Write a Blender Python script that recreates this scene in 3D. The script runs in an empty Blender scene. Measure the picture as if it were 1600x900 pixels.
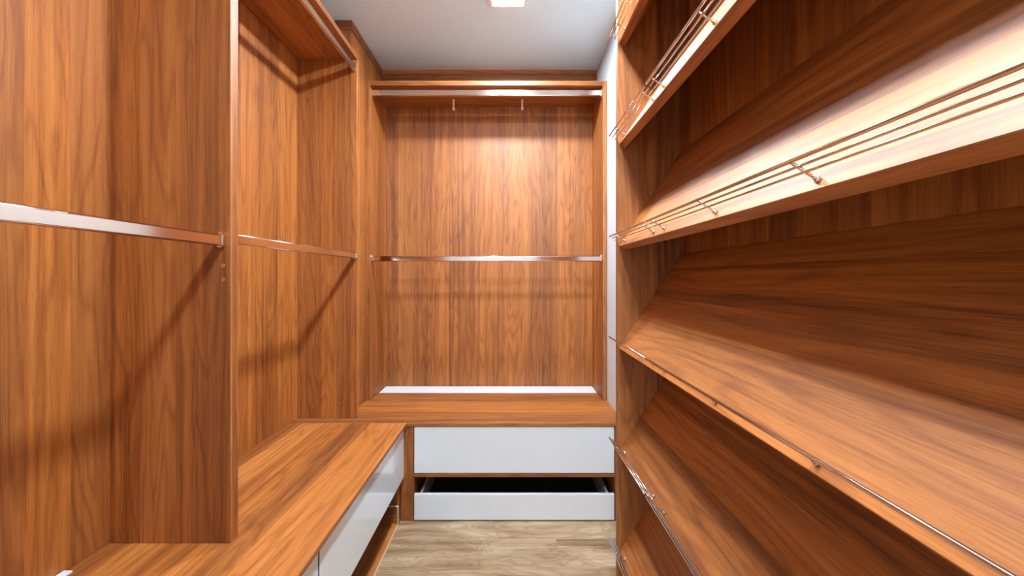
import bpy, bmesh, math, random
from mathutils import Vector
random.seed(7)
S = bpy.context.scene
COL = S.collection

# ------------------------------------------------------------------ camera
CAM_Z = 1.25
cd = bpy.data.cameras.new('camera')
cd.sensor_fit = 'HORIZONTAL'
cd.sensor_width = 36.0
cd.lens = 622.0 / 1600.0 * 36.0
cd.shift_x = 3.0 / 1600.0
cd.shift_y = -16.0 / 1600.0
cd.clip_start = 0.01
cam = bpy.data.objects.new('camera', cd)
cam.location = (0, 0, CAM_Z)
cam.rotation_euler = (math.radians(90), 0, 0)
COL.objects.link(cam)
S.camera = cam

# ------------------------------------------------------------------ world, light levels, exposure
w = bpy.data.worlds.new('world')
w.use_nodes = True
w.node_tree.nodes['Background'].inputs[0].default_value = (0.80, 0.97, 1.18, 1)
w.node_tree.nodes['Background'].inputs[1].default_value = 0.24
S.world = w
S.view_settings.view_transform = 'Standard'
S.view_settings.look = 'None'
S.view_settings.gamma = 1.0
S.view_settings.exposure = 2.55
LAMP_POWER = {'far': 88.0, 'mid': 88.0, 'near': 88.0}      # diffuser emission of the three ceiling panels
LAMP_COLOR = (0.80, 0.95, 1.08)
CEIL = CAM_Z + 1.41

# ------------------------------------------------------------------ node helpers / materials
def new_mat(name):
    m = bpy.data.materials.new(name)
    m.use_nodes = True
    nt = m.node_tree
    b = nt.nodes['Principled BSDF']
    return m, nt, b

def mth(nt, op, a, b=None, c=None):
    n = nt.nodes.new('ShaderNodeMath'); n.operation = op
    for i, v in enumerate((a, b, c)):
        if v is None: continue
        if isinstance(v, (int, float)): n.inputs[i].default_value = v
        else: nt.links.new(v, n.inputs[i])
    return n.outputs[0]

def mixc(nt, fac, a, b, mode='MIX'):
    n = nt.nodes.new('ShaderNodeMix'); n.data_type = 'RGBA'; n.blend_type = mode
    for sock, v in ((n.inputs[0], fac), (n.inputs[6], a), (n.inputs[7], b)):
        if isinstance(v, (int, float)): sock.default_value = v
        elif isinstance(v, tuple): sock.default_value = (*v, 1)
        else: nt.links.new(v, sock)
    return n.outputs[2]

def noise(nt, vec, scale=1.0, detail=3.0, rough=0.5, dist=0.0):
    n = nt.nodes.new('ShaderNodeTexNoise')
    n.inputs['Scale'].default_value = scale
    n.inputs['Detail'].default_value = detail
    n.inputs['Roughness'].default_value = rough
    n.inputs['Distortion'].default_value = dist
    nt.links.new(vec, n.inputs['Vector'])
    return n.outputs['Fac']

def comb(nt, x, y, z=0.0):
    n = nt.nodes.new('ShaderNodeCombineXYZ')
    for i, v in enumerate((x, y, z)):
        if isinstance(v, (int, float)): n.inputs[i].default_value = v
        else: nt.links.new(v, n.inputs[i])
    return n.outputs[0]

def ramp(nt, fac, stops):
    n = nt.nodes.new('ShaderNodeValToRGB')
    e = n.color_ramp.elements
    while len(e) > 1: e.remove(e[-1])
    e[0].position = stops[0][0]; e[0].color = (*stops[0][1], 1)
    for p, c in stops[1:]:
        k = e.new(p); k.color = (*c, 1)
    nt.links.new(fac, n.inputs[0])
    return n.outputs[0]

def wood(name, dark, mid, light, line, board=9.0, rough=0.33, contrast=1.0, coat=0.0, line_amt=0.5, spec=0.5, fig=(0.9, 8.0, 0.3), fig_amt=0.5, cooler=(0.205, 0.074, 0.024)):
    """laminate veneer; the UV map is in metres, u along the grain and v across it"""
    m, nt, b = new_mat(name)
    uv = nt.nodes.new('ShaderNodeUVMap'); uv.uv_map = 'grain'
    sp = nt.nodes.new('ShaderNodeSeparateXYZ'); nt.links.new(uv.outputs[0], sp.inputs[0])
    u, v = sp.outputs[0], sp.outputs[1]
    # veneer leaves: irregular strips across the grain, each with its own tone
    vor = nt.nodes.new('ShaderNodeTexVoronoi'); vor.voronoi_dimensions = '1D'
    vor.inputs['Scale'].default_value = board
    nt.links.new(v, vor.inputs['W'])
    sc = nt.nodes.new('ShaderNodeSeparateColor'); nt.links.new(vor.outputs['Color'], sc.inputs[0])
    leaf, leaf2 = sc.outputs[0], sc.outputs[1]
    shift = mth(nt, 'MULTIPLY', leaf2, 37.0)
    u2 = mth(nt, 'ADD', u, shift)
    # broad figure (cathedrals) from the contour lines of a stretched noise
    big = noise(nt, comb(nt, mth(nt, 'MULTIPLY', u2, fig[0]), mth(nt, 'MULTIPLY', v, fig[1]), shift), 1.0, 2.0, 0.45, fig[2])
    rings = mth(nt, 'SINE', mth(nt, 'MULTIPLY', big, 75.0))
    rings = mth(nt, 'POWER', mth(nt, 'MULTIPLY_ADD', rings, 0.5, 0.5), 3.0)
    streak = noise(nt, comb(nt, mth(nt, 'MULTIPLY', u2, 0.8), mth(nt, 'MULTIPLY', v, 45.0)), 1.0, 4.0, 0.6, 0.2)
    fine = noise(nt, comb(nt, mth(nt, 'MULTIPLY', u2, 9.0), mth(nt, 'MULTIPLY', v, 420.0)), 1.0, 3.0, 0.6)
    pores = noise(nt, comb(nt, mth(nt, 'MULTIPLY', u2, 26.0), mth(nt, 'MULTIPLY', v, 900.0)), 1.0, 1.0, 0.5)
    f = mth(nt, 'ADD', mth(nt, 'MULTIPLY', leaf, 0.42 * contrast), mth(nt, 'MULTIPLY', mth(nt, 'SUBTRACT', streak, 0.5), 1.3 * contrast))
    f = mth(nt, 'ADD', f, mth(nt, 'MULTIPLY', mth(nt, 'SUBTRACT', fine, 0.5), 1.0 * contrast))
    f = mth(nt, 'ADD', f, mth(nt, 'MULTIPLY', mth(nt, 'SUBTRACT', big, 0.5), fig_amt * contrast))
    f = mth(nt, 'ADD', f, 0.5 - 0.21 * contrast)
    base = ramp(nt, f, [(0.08, dark), (0.5, mid), (0.95, light)])
    # some leaves run to a cooler, greyer brown
    cool = mth(nt, 'MULTIPLY', mth(nt, 'GREATER_THAN', leaf2, 0.55), 0.30 * contrast)
    base = mixc(nt, cool, base, cooler)
    lines = mth(nt, 'MULTIPLY', rings, line_amt)
    base = mixc(nt, lines, base, line, 'MULTIPLY')
    pf = mth(nt, 'MULTIPLY', mth(nt, 'GREATER_THAN', pores, 0.63), 0.35)
    base = mixc(nt, pf, base, line, 'MULTIPLY')
    nt.links.new(base, b.inputs['Base Color'])
    rg = mth(nt, 'MULTIPLY_ADD', fine, 0.14, rough - 0.07)
    nt.links.new(rg, b.inputs['Roughness'])
    bp = nt.nodes.new('ShaderNodeBump'); bp.inputs['Strength'].default_value = 0.12; bp.inputs['Distance'].default_value = 0.0006
    nt.links.new(fine, bp.inputs['Height']); nt.links.new(bp.outputs[0], b.inputs['Normal'])
    b.inputs['Specular IOR Level'].default_value = spec
    b.inputs['Coat Weight'].default_value = coat
    b.inputs['Coat Roughness'].default_value = 0.2
    return m

def plain(name, col, rough=0.5, metal=0.0, spec=0.5, coat=0.0, speck=0.02, scale=60.0, bump=0.0):
    m, nt, b = new_mat(name)
    tc = nt.nodes.new('ShaderNodeTexCoord')
    n = noise(nt, tc.outputs['Object'], scale, 4.0, 0.6)
    c = mixc(nt, n, tuple(max(0, x * (1 - speck * 2)) for x in col), tuple(min(1, x * (1 + speck * 2)) for x in col))
    nt.links.new(c, b.inputs['Base Color'])
    b.inputs['Roughness'].default_value = rough
    b.inputs['Metallic'].default_value = metal
    b.inputs['Specular IOR Level'].default_value = spec
    b.inputs['Coat Weight'].default_value = coat
    b.inputs['Coat Roughness'].default_value = 0.05
    if bump:
        bp = nt.nodes.new('ShaderNodeBump'); bp.inputs['Strength'].default_value = bump; bp.inputs['Distance'].default_value = 0.001
        nt.links.new(n, bp.inputs['Height']); nt.links.new(bp.outputs[0], b.inputs['Normal'])
    return m

WALNUT = wood('walnut_laminate', (0.15, 0.038, 0.005), (0.405, 0.123, 0.018), (0.57, 0.207, 0.042), (0.42, 0.28, 0.18), rough=0.53, contrast=0.9, line_amt=0.40, spec=0.60, board=11.0)
OAK = wood('oak_plank', (0.16, 0.085, 0.038), (0.345, 0.215, 0.117), (0.50, 0.37, 0.24), (0.55, 0.42, 0.30), board=2.0, rough=0.42, contrast=0.95, line_amt=0.45, fig=(2.6, 9.0, 0.9), fig_amt=1.6, cooler=(0.32, 0.20, 0.105))
BEECH = plain('raw_board_edge', (0.72, 0.55, 0.38), 0.6)
WHITE_PAINT = plain('white_paint', (0.62, 0.645, 0.66), 0.6, bump=0.05, scale=140)
CEIL_PAINT = plain('ceiling_paint', (0.76, 0.88, 0.93), 0.7, bump=0.05, scale=140)
WHITE_GLOSS = plain('white_gloss_lacquer', (0.78, 0.80, 0.805), 0.18, coat=0.6, speck=0.005)
WHITE_STRIP = plain('white_strip', (0.72, 0.74, 0.76), 0.35)
CHROME = plain('polished_rail_metal', (0.82, 0.68, 0.59), 0.12, metal=1.0, speck=0.01)
NICKEL = plain('nickel_wire', (0.80, 0.72, 0.66), 0.16, metal=1.0, speck=0.01)
GREY_METAL = plain('drawer_side_grey', (0.50, 0.45, 0.40), 0.4)
CAP = plain('screw_cap_brown', (0.34, 0.14, 0.055), 0.4)
HOOK = plain('cream_hook', (0.85, 0.78, 0.66), 0.35)
SHADE_DARK = plain('painted_shade', (0.03, 0.028, 0.026), 0.8)  # near-black that paints in shade: drawer seam and cabinet interior
FIXTURE = plain('white_lamp_frame', (0.85, 0.85, 0.85), 0.4)

def lamp_mat(name, strength):
    m, nt, b = new_mat(name)
    b.inputs['Base Color'].default_value = (0.9, 0.9, 0.9, 1)
    b.inputs['Emission Color'].default_value = (*LAMP_COLOR, 1)
    b.inputs['Emission Strength'].default_value = strength
    return m

# ------------------------------------------------------------------ geometry helpers (world coordinates)
def link_mesh(name, bm, mat, parent=None):
    """links a bmesh given in world coordinates, origin at its bounding-box centre"""
    lo = Vector((min(v.co[i] for v in bm.verts) for i in range(3)))
    hi = Vector((max(v.co[i] for v in bm.verts) for i in range(3)))
    c = (lo + hi) / 2
    bmesh.ops.translate(bm, verts=bm.verts, vec=-c)
    me = bpy.data.meshes.new(name)
    bm.to_mesh(me); bm.free()
    me.materials.append(mat)
    o = bpy.data.objects.new(name, me)
    COL.objects.link(o)
    base = Vector((0, 0, 0))
    if parent:
        o.parent = parent
        p = parent
        while p:
            base += p.location; p = p.parent
    o.location = c - base
    return o

def grain_uv(bm, axis):
    """u along the grain (metres), v across; thin edges get banding along their length"""
    uv = bm.loops.layers.uv.new('grain')
    lo = [min(v.co[i] for v in bm.verts) for i in range(3)]
    hi = [max(v.co[i] for v in bm.verts) for i in range(3)]
    size = [hi[i] - lo[i] for i in range(3)]
    off = (random.uniform(0, 50), random.uniform(0, 50))
    for f in bm.faces:
        n = f.normal
        na = max(range(3), key=lambda i: abs(n[i]))
        ax = [i for i in range(3) if i != na]
        if axis in ax and min(size[ax[0]], size[ax[1]]) > 0.05:
            a = axis
        else:
            a = ax[0] if size[ax[0]] >= size[ax[1]] else ax[1]
        c = ax[0] if a == ax[1] else ax[1]
        for l in f.loops:
            l[uv].uv = (l.vert.co[a] + off[0], l.vert.co[c] + off[1] + 3.7 * na)

def box_bm(x0, x1, y0, y1, z0, z1, bevel=0.0012, axis=2):
    bm = bmesh.new()
    vs = [bm.verts.new((x, y, z)) for x in (x0, x1) for y in (y0, y1) for z in (z0, z1)]
    for q in ((0, 1, 3, 2), (4, 6, 7, 5), (0, 4, 5, 1), (2, 3, 7, 6), (0, 2, 6, 4), (1, 5, 7, 3)):
        bm.faces.new([vs[i] for i in q])
    bmesh.ops.recalc_face_normals(bm, faces=bm.faces)
    if bevel:
        bevel = min(bevel, 0.3 * min(x1 - x0, y1 - y0, z1 - z0))
        bmesh.ops.bevel(bm, geom=bm.edges[:], offset=bevel, segments=1, affect='EDGES')
    bm.normal_update()
    grain_uv(bm, axis)
    return bm

def box(name, x0, x1, y0, y1, z0, z1, mat, parent=None, axis=2, bevel=0.0012):
    return link_mesh(name, box_bm(x0, x1, y0, y1, z0, z1, bevel, axis), mat, parent)

def sweep_bm(p0, p1, profile, caps=True):
    """straight bar with a 2-D profile from p0 to p1 along x or y; profile is (side, up)"""
    bm = bmesh.new()
    p0, p1 = Vector(p0), Vector(p1)
    d = (p1 - p0).normalized()
    up = Vector((0, 0, 1)) if abs(d.z) < 0.9 else Vector((1, 0, 0))
    side = d.cross(up).normalized(); up = side.cross(d).normalized()
    rings = []
    for p in (p0, p1):
        rings.append([bm.verts.new(p + side * a + up * b) for a, b in profile])
    n = len(profile)
    for i in range(n):
        f = bm.faces.new((rings[0][i], rings[0][(i + 1) % n], rings[1][(i + 1) % n], rings[1][i]))
        f.smooth = (profile[i][0] - profile[(i + 1) % n][0]) ** 2 + (profile[i][1] - profile[(i + 1) % n][1]) ** 2 < 1.6e-5
    if caps:
        bm.faces.new(rings[0][::-1]); bm.faces.new(rings[1])
    bmesh.ops.recalc_face_normals(bm, faces=bm.faces)
    return bm

def circle(r, n=10):
    return [(r * math.cos(2 * math.pi * i / n), r * math.sin(2 * math.pi * i / n)) for i in range(n)]

def stadium(wd, h, n=8):
    """flat-sided oval tube: width wd, height h"""
    r = wd / 2; out = []
    for i in range(n + 1):
        a = math.pi * i / n
        out.append((r * math.cos(a), h / 2 - r + r * math.sin(a)))
    for i in range(n + 1):
        a = math.pi + math.pi * i / n
        out.append((r * math.cos(a), -(h / 2 - r) + r * math.sin(a)))
    return out

def flat_tube(wd, h, r=0.004, n=4):
    out = []
    for cx, cz, a0 in ((wd / 2 - r, h / 2 - r, 0), (-wd / 2 + r, h / 2 - r, 90), (-wd / 2 + r, -h / 2 + r, 180), (wd / 2 - r, -h / 2 + r, 270)):
        for i in range(n + 1):
            a = math.radians(a0 + 90.0 * i / n)
            out.append((cx + r * math.cos(a), cz + r * math.sin(a)))
    return out

def merge(a, b):
    me = bpy.data.meshes.new('tmp'); b.to_mesh(me); b.free()
    a.from_mesh(me); bpy.data.meshes.remove(me)
    return a

def thing(name, label, cat, loc, group=None):
    o = bpy.data.objects.new(name, None)
    o.empty_display_size = 0.1
    o.location = loc
    o['label'] = label; o['category'] = cat
    if group: o['group'] = group
    COL.objects.link(o)
    return o

def tag(o, label, cat, group=None):
    o['label'] = label; o['category'] = cat
    if group: o['group'] = group
    return o

def struct(o):
    o['kind'] = 'structure'
    return o

# ------------------------------------------------------------------ principal dimensions
XL = -1.127            # face of the left back panels
XW = 0.588             # right wall
YB = 2.716             # face of the rear back panel
YW = 2.736             # rear wall
YN = -0.90             # wall behind the camera
BENCH = 0.506
YF = 2.046             # front plane of the rear bench
XBF = -0.530           # front edge of the left bench
Z = lambda r: CAM_Z + r
TOP0, TOP1 = Z(1.158), Z(1.183)

# ------------------------------------------------------------------ room shell
floor = struct(box('floor', XL - 0.2, XW + 0.1, YN - 0.1, YW + 0.1, -0.10, -0.012, plain('screed', (0.25, 0.23, 0.2), 0.9), bevel=0))
struct(box('ceiling', XL - 0.2, XW + 0.1, YN - 0.1, YW + 0.1, CEIL, CEIL + 0.1, CEIL_PAINT, bevel=0))
struct(box('wall_left', XL - 0.12, XL - 0.019, YN - 0.1, YW + 0.1, -0.012, CEIL, WHITE_PAINT, bevel=0))
struct(box('wall_right', XW, XW + 0.1, YN - 0.1, YW + 0.1, -0.012, CEIL, WHITE_PAINT, bevel=0))
struct(box('wall_back', XL - 0.019, XW, YW, YW + 0.1, -0.012, CEIL, WHITE_PAINT, bevel=0))
# wall behind the viewer; its unseen open doorway is added to let cool fill light in
DX0, DX1, DZ = -0.52, 0.34, 2.10
bm = box_bm(XL - 0.019, DX0, YN - 0.1, YN, -0.012, CEIL, 0)
merge(bm, box_bm(DX1, XW, YN - 0.1, YN, -0.012, CEIL, 0)); merge(bm, box_bm(DX0, DX1, YN - 0.1, YN, DZ, CEIL, 0))
struct(link_mesh('wall_front', bm, WHITE_PAINT))
bm = box_bm(DX0 - 0.07, DX0 + 0.002, YN + 0.0005, YN + 0.015, 0.0005, DZ)
merge(bm, box_bm(DX1 - 0.002, DX1 + 0.07, YN + 0.0005, YN + 0.015, 0.0005, DZ)); merge(bm, box_bm(DX0 - 0.07, DX1 + 0.07, YN + 0.0005, YN + 0.015, DZ, DZ + 0.07))
struct(link_mesh('trim_3', bm, FIXTURE))
# floor planks run across the room
row = YF - 0.004
y = 1.906
rows = [(1.906, YW)]
while y > YN:
    rows.append((max(y - 0.185, YN), y)); y -= 0.185
for i, (ya, yb) in enumerate(rows):
    if yb - ya < 0.02: continue
    cut = [XL - 0.019, (-0.70, 0.22, -0.34, 0.40)[i % 4] + 0.0, XW]
    if i == 0: cut = [XL - 0.019, -0.62, XW]
    for a, b in zip(cut[:-1], cut[1:]):
        box('floor_plank', a + 0.0003, b - 0.0003, ya + 0.0003, yb - 0.0003, -0.012, 0.0, OAK, floor, axis=0, bevel=0.0005)

# ------------------------------------------------------------------ corner column and cornices
XC = -0.872
t = thing('corner_column', 'full-height walnut corner panel between left wardrobe and rear wardrobe, reaching the ceiling', 'panel', (XC, 2.30, BENCH))
box('side_board', XC - 0.02, XC, 2.185, YB - 0.001, BENCH + 0.0005, CEIL - 0.003, WALNUT, t)
box('front_board', XL + 0.002, XC - 0.0205, 2.185, 2.203, BENCH + 0.0005, CEIL - 0.003, WALNUT, t)
struct(box('trim_1', XC - 0.085, XC + 0.006, 2.178, YB - 0.02, CEIL - 0.05, CEIL - 0.0005, WALNUT, axis=1))
struct(box('trim_2', XC + 0.007, XW - 0.002, YB - 0.018, YW - 0.001, CEIL - 0.105, CEIL - 0.0005, WALNUT, axis=0))

# ------------------------------------------------------------------ hanging rails
def rail(parent, p0, p1, mat=CHROME, hh=0.031):
    r = link_mesh('hanging_rail', sweep_bm(p0, p1, flat_tube(0.015, hh)), mat, parent)
    d = (Vector(p1) - Vector(p0)).normalized()
    for p, s in ((p0, 1), (p1, -1)):
        p = Vector(p)
        a = p - d * 0.0004 * s
        bm = sweep_bm(a, a + d * 0.010 * s, stadium(0.021, hh + 0.008))
        hd = sweep_bm(a + Vector((0, 0, hh / 2 + 0.004)), a + Vector((0, 0, hh / 2 + 0.004)) + d * 0.008 * s, circle(0.0055, 8))
        link_mesh('rail_socket', merge(bm, hd), mat, r)
    return r

def caps(parent, pts, ny=-1):
    for x, yy, z in pts:
        link_mesh('screw_cap', sweep_bm((x, yy, z), (x, yy - 0.0012, z), circle(0.0058, 12)), CAP, parent)

# ------------------------------------------------------------------ left wardrobe
t = thing('wardrobe', 'open walnut wardrobe with two bays standing on the left bench', 'wardrobe', (-0.96, 1.1, BENCH))
B0 = BENCH + 0.0005
N0, N1 = 1.115, 1.147          # near divider
F0, F1 = 2.108, 2.133          # far side panel
box('back_panel', XL - 0.017, XL, 0.131, N0 - 0.0005, B0, TOP0 - 0.0005, WALNUT, t)
box('back_panel', XL - 0.017, XL, N1 + 0.0005, F0 - 0.0005, B0, TOP0 - 0.0005, WALNUT, t)
nd = box('divider', XL - 0.017, -0.783, N0, N1, B0, TOP0 - 0.0005, WALNUT, t)
fp = box('side_panel', XL - 0.017, -0.811, F0, F1, B0, TOP0 - 0.0005, WALNUT, t)
box('side_panel', XL - 0.017, -0.783, 0.105, 0.130, B0, TOP0 - 0.0005, WALNUT, t)
box('top_panel', XL - 0.017, -0.811, 0.105, F1, TOP0, TOP1, WALNUT, t, axis=1)
rail(t, (-0.806, 0.132, Z(0.104)), (-0.806, N0 - 0.001, Z(0.104)))
rail(t, (-0.818, N1 + 0.001, Z(0.114)), (-0.818, F0 - 0.001, Z(0.116)))
rail(t, (-0.806, 0.132, Z(1.106)), (-0.806, N0 - 0.001, Z(1.106)))
rail(t, (-0.824, N1 + 0.001, Z(1.106)), (-0.824, F0 - 0.001, Z(1.106)))
s = 622 / N0
caps(nd, [(-0.803, N0 - 0.0002, Z((434 - yy) / s)) for yy in (415, 437)])
s = 622 / F0
caps(fp, [((px - 797) / s, F0 - 0.0002, Z((434 - py) / s)) for px, py in ((473, 128), (551, 128), (488, 635), (530, 630), (555, 430))])

# ------------------------------------------------------------------ rear wardrobe
t = thing('wardrobe', 'open walnut wardrobe standing at the rear wall, two rails across one wide bay', 'wardrobe', (-0.14, 2.56, BENCH))
U0 = 2.411
xl0, xl1, xr0, xr1 = XC + 0.0005, XC + 0.0245, 0.562, 0.585
box('back_panel', xl0, xr1, YB, YB + 0.016, B0, TOP1, WALNUT, t)
lp = box('side_panel', xl0, xl1, U0, YB - 0.0005, B0, TOP1 + 0.010, WALNUT, t)
rp = box('side_panel', xr0, xr1, U0, YB - 0.0005, B0, TOP1 + 0.010, WALNUT, t)
box('top_panel', xl1 + 0.0003, xr0 - 0.0003, U0, YB - 0.0005, Z(1.165), TOP1 + 0.010, WALNUT, t, axis=0)
rail(t, (xl1 + 0.0005, U0 + 0.028, Z(1.132)), (xr0 - 0.0005, U0 + 0.028, Z(1.130)), hh=0.038)
rail(t, (xl1 + 0.0005, U0 + 0.028, Z(0.117)), (xr0 - 0.0005, U0 + 0.028, Z(0.117)), hh=0.034)
for px in (709, 816):
    sx = 622 / 2.60
    x = (px - 797) / sx
    bm = box_bm(x - 0.005, x + 0.005, 2.596, 2.602, Z(1.098), Z(1.1645), 0.0006)
    bm = merge(bm, box_bm(x - 0.007, x + 0.007, 2.588, 2.606, Z(1.095), Z(1.110), 0.0006))
    link_mesh('hook', bm, HOOK, t)

# ------------------------------------------------------------------ bench tops
SL = 0.018
tag(box('bench_top', XL - 0.017, XW - 0.001, YF - 0.006, YW - 0.002, BENCH - SL, BENCH, WALNUT, axis=0),
    'walnut bench top under the rear wardrobe, running across the far end', 'bench top')
random.seed(3)
tag(box('bench_top', XL - 0.017, XBF, 0.105, YF - 0.0068, BENCH - SL, BENCH, WALNUT, axis=1),
    'long walnut bench top along the left wall under the two-bay wardrobe', 'bench top')
tag(box('white_strip', xl1 + 0.004, xr0 - 0.004, 2.565, YB - 0.003, BENCH + 0.0002, BENCH + 0.005, WHITE_STRIP),
    'white strip lying at the back of the rear bench inside the wardrobe', 'strip')
tag(box('white_strip', XL + 0.001, XL + 0.024, 0.16, 1.005, BENCH + 0.0002, BENCH + 0.006, WHITE_STRIP),
    'white strip on the left bench at the foot of the nearest back panel', 'strip')

# ------------------------------------------------------------------ rear drawer cabinet
UND = BENCH - SL - 0.0004
t = thing('drawer_cabinet', 'walnut drawer cabinet with wide white drawers under the rear bench top', 'cabinet', (0.02, 2.37, 0.0))
box('stile', -0.5635, -0.4965, YF, YF + 0.03, 0.0005, UND, WALNUT, t)
box('side_panel', -0.515, -0.4965, YF + 0.0305, YW - 0.02, 0.0005, UND, WALNUT, t)
box('side_panel', 0.5395, 0.586, YF, YW - 0.02, 0.0005, UND, WALNUT, t)
box('back_panel', -0.4960, 0.539, YW - 0.035, YW - 0.020, 0.0005, UND, SHADE_DARK, t)  # coloured near-black to paint in the deep interior shade
box('rail', -0.4960, 0.539, YF + 0.001, YF + 0.05, 0.224, 0.243, WALNUT, t, axis=0)
d = box('drawer', -0.4925, 0.5355, YF, YF + 0.018, 0.2465, 0.4845, WHITE_GLOSS, t)
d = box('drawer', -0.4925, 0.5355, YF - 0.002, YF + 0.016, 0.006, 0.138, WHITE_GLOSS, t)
for xa, xb in ((-0.468, -0.455), (0.4985, 0.5115)):
    box('drawer_side', xa, xb, YF + 0.0165, YF + 0.50, 0.02, 0.134, GREY_METAL, d, axis=1)
box('drawer_back', -0.4545, 0.498, YF + 0.488, YF + 0.50, 0.02, 0.126, WALNUT, d, axis=0)
box('drawer_bottom', -0.4545, 0.498, YF + 0.0165, YF + 0.4875, 0.02, 0.032, SHADE_DARK, d, axis=0)  # interior shade put into the colour here too

# ------------------------------------------------------------------ left drawer cabinet
t = thing('drawer_cabinet', 'walnut drawer cabinet with white drawer fronts under the left bench top, open trays at floor', 'cabinet', (-0.84, 1.07, 0.0))
DX = -0.545
box('side_panel', XL - 0.015, DX - 0.0190, 2.018, 2.036, 0.0005, UND, WALNUT, t)
box('divider', XL + 0.002, DX - 0.022, 1.128, 1.146, 0.0005, UND, WALNUT, t)
box('side_panel', XL - 0.015, DX - 0.022, 0.11, 0.128, 0.0005, UND, WALNUT, t)
box('back_panel', XL - 0.015, XL + 0.0015, 0.1285, 2.0175, 0.0005, UND, WALNUT, t)
for ya, yb in ((1.1425, 2.0425), (0.112, 1.1305)):
    box('drawer', DX - 0.018, DX, ya, yb, 0.227, 0.481, WHITE_GLOSS, t)
box('seam_shade_strip', DX - 0.0215, DX - 0.003, 1.1315, 1.1415, 0.227, UND, SHADE_DARK, t)  # added dark strip, paints the shadow in the seam between the drawers
for ya, yb in ((1.150, 2.014), (0.132, 1.124)):
    tr = box('tray', XL + 0.05, DX - 0.022, ya, yb, 0.0006, 0.013, WALNUT, t, axis=1)
    box('tray_side', XL + 0.05, DX - 0.022, yb - 0.013, yb, 0.0134, 0.097, WALNUT, tr, axis=0)
    box('tray_side', XL + 0.05, DX - 0.022, ya, ya + 0.013, 0.0134, 0.097, WALNUT, tr, axis=0)
    box('tray_back', XL + 0.05, XL + 0.063, ya + 0.0135, yb - 0.0135, 0.0134, 0.097, WALNUT, tr, axis=1)
    box('edge_strip', DX - 0.0216, DX - 0.0196, ya, yb, 0.0006, 0.013, BEECH, tr, axis=1, bevel=0.0004)
    box('edge_strip', DX - 0.0216, DX - 0.0196, yb - 0.013, yb, 0.0134, 0.097, BEECH, tr, bevel=0.0004)
    box('edge_strip', XL + 0.0505, DX - 0.0225, yb - 0.013, yb, 0.0972, 0.0988, BEECH, tr, axis=0, bevel=0.0004)

# ------------------------------------------------------------------ shoe rack on the right
TX0, TX1 = 0.353, 0.577
TY0, TY1 = -0.42, 1.307
t = thing('shoe_rack', 'tall walnut shoe rack with sloping shelves and wire guards along the right wall', 'shelf', (0.46, 0.45, 0.0))
box('side_panel', TX0, TX1, TY1, TY1 + 0.022, 0.0005, TOP0, WALNUT, t)
box('side_panel', TX0, TX1, TY0 - 0.022, TY0, 0.0005, TOP0, WALNUT, t)
box('back_panel', 0.560, TX1, TY0 + 0.0005, TY1 - 0.0005, 0.0005, TOP0, WALNUT, t)
box('top_panel', TX0, TX1, TY0 - 0.022, TY1 + 0.022, TOP0 + 0.0003, TOP1, WALNUT, t, axis=1)
box('plinth', TX0 + 0.02, TX0 + 0.038, TY0 + 0.0005, TY1 - 0.0005, 0.0005, 0.07, WALNUT, t, axis=1)
tx, tz = 0.546, 0.8378
nx, nz = -tz, tx
FX = 0.357
BX = 0.5592
TH = 0.024
def shelf_bm(zf):
    lf = (BX - FX) / tx
    top_b = (BX, zf + lf * tz)
    bf = (FX - nx * TH, zf - nz * TH)
    lb = (BX - bf[0]) / tx
    bot_b = (BX, bf[1] + lb * tz)
    prof = [(FX, zf), top_b, bot_b, bf]
    bm = bmesh.new()
    a = [bm.verts.new((x, TY0 + 0.001, z)) for x, z in prof]
    b = [bm.verts.new((x, TY1 - 0.001, z)) for x, z in prof]
    for i in range(4):
        bm.faces.new((a[i], a[(i + 1) % 4], b[(i + 1) % 4], b[i]))
    bm.faces.new(a[::-1]); bm.faces.new(b)
    bmesh.ops.recalc_face_normals(bm, faces=bm.faces)
    bmesh.ops.bevel(bm, geom=bm.edges[:], offset=0.0012, segments=1, affect='EDGES')
    bm.normal_update()
    uv = bm.loops.layers.uv.new('grain')
    for f in bm.faces:
        edge = abs(f.normal.dot(Vector((nx, 0, nz)))) < 0.5
        for l in f.loops:
            c = l.vert.co
            l[uv].uv = (c.y + 11.0 + zf, (c.x * tx + c.z * tz) + (17.3 if edge else 5.0) + (c.x * nx + c.z * nz if edge else 0))
    return bm
def shelf_pt(zf, along, out):
    return (FX + tx * along + nx * out, zf + tz * along + nz * out)
post_ys = (1.254, 1.007, 0.936, 0.703, 0.470, 0.236, 0.003, -0.23)
first = None
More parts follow.
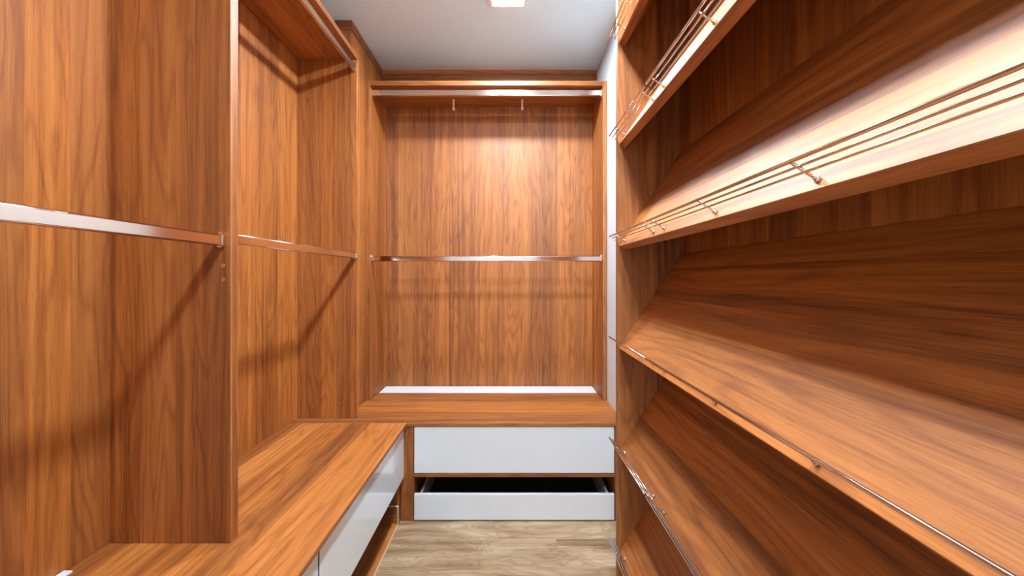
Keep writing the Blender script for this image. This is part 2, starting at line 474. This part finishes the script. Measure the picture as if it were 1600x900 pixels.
for k in (2, 1, 0, -1, -2, -3):
    zf = Z(0.103 + 0.334 * k)
    sh = link_mesh('shelf', shelf_bm(zf), WALNUT, t)
    if first is None:
        first = sh
        pieces = []
        for out, rad in ((0.019, 0.0018), (0.030, 0.0018), (0.041, 0.0027)):
            x, z = shelf_pt(zf, 0.014, out)
            for ya, yb in ((0.975, TY1 + 0.016), (TY0 + 0.03, 0.966)):
                pieces.append(link_mesh('guard_wire', sweep_bm((x, ya, z), (x, yb, z), circle(rad, 8)), NICKEL, sh))
        for yy in post_ys:
            x0, z0 = shelf_pt(zf, 0.014, 0.0003)
            x1, z1 = shelf_pt(zf, 0.014, 0.043)
            y2 = yy + 0.0
            bm = sweep_bm((x0, y2, z0), (x1, y2, z1), circle(0.0022, 8))
            xm, zm = shelf_pt(zf, 0.014, 0.005)
            merge(bm, sweep_bm((x0, y2, z0), (xm, y2, zm), circle(0.0042, 10)))
            xm2, zm2 = shelf_pt(zf, 0.014, 0.008)
            merge(bm, sweep_bm((xm, y2, zm), (xm2, y2, zm2), circle(0.0032, 10)))
            pieces.append(link_mesh('guard_post', bm, NICKEL, sh))
    else:
        for p in pieces:
            c = p.copy()                    # same offset from its own shelf
            COL.objects.link(c)
            c.parent = sh

# ------------------------------------------------------------------ ceiling lamps
for key, yc, lab in (('far', 1.965, 'square white ceiling lamp shining above the rear bench'),
                     ('mid', 0.965, 'square white ceiling lamp over the middle of the aisle, above the frame'),
                     ('near', -0.06, 'square white ceiling lamp over the near end of the aisle, behind the viewer')):
    t = thing('ceiling_lamp', lab, 'lamp', (-0.01, yc, CEIL - 0.016), 'square ceiling lamps along the aisle')
    h, g = 0.098, 0.080
    for x0, x1, y0, y1 in ((-h, h, -h, -g), (-h, h, g, h), (-h, -g, -g, g), (g, h, -g, g)):
        box('frame', -0.01 + x0, -0.01 + x1, yc + y0, yc + y1, CEIL - 0.014, CEIL - 0.0004, FIXTURE, t)
    box('diffuser', -0.01 - g + 0.0004, -0.01 + g - 0.0004, yc - g + 0.0004, yc + g - 0.0004, CEIL - 0.011, CEIL - 0.003, lamp_mat('lamp_glow_' + key, LAMP_POWER[key]), t)
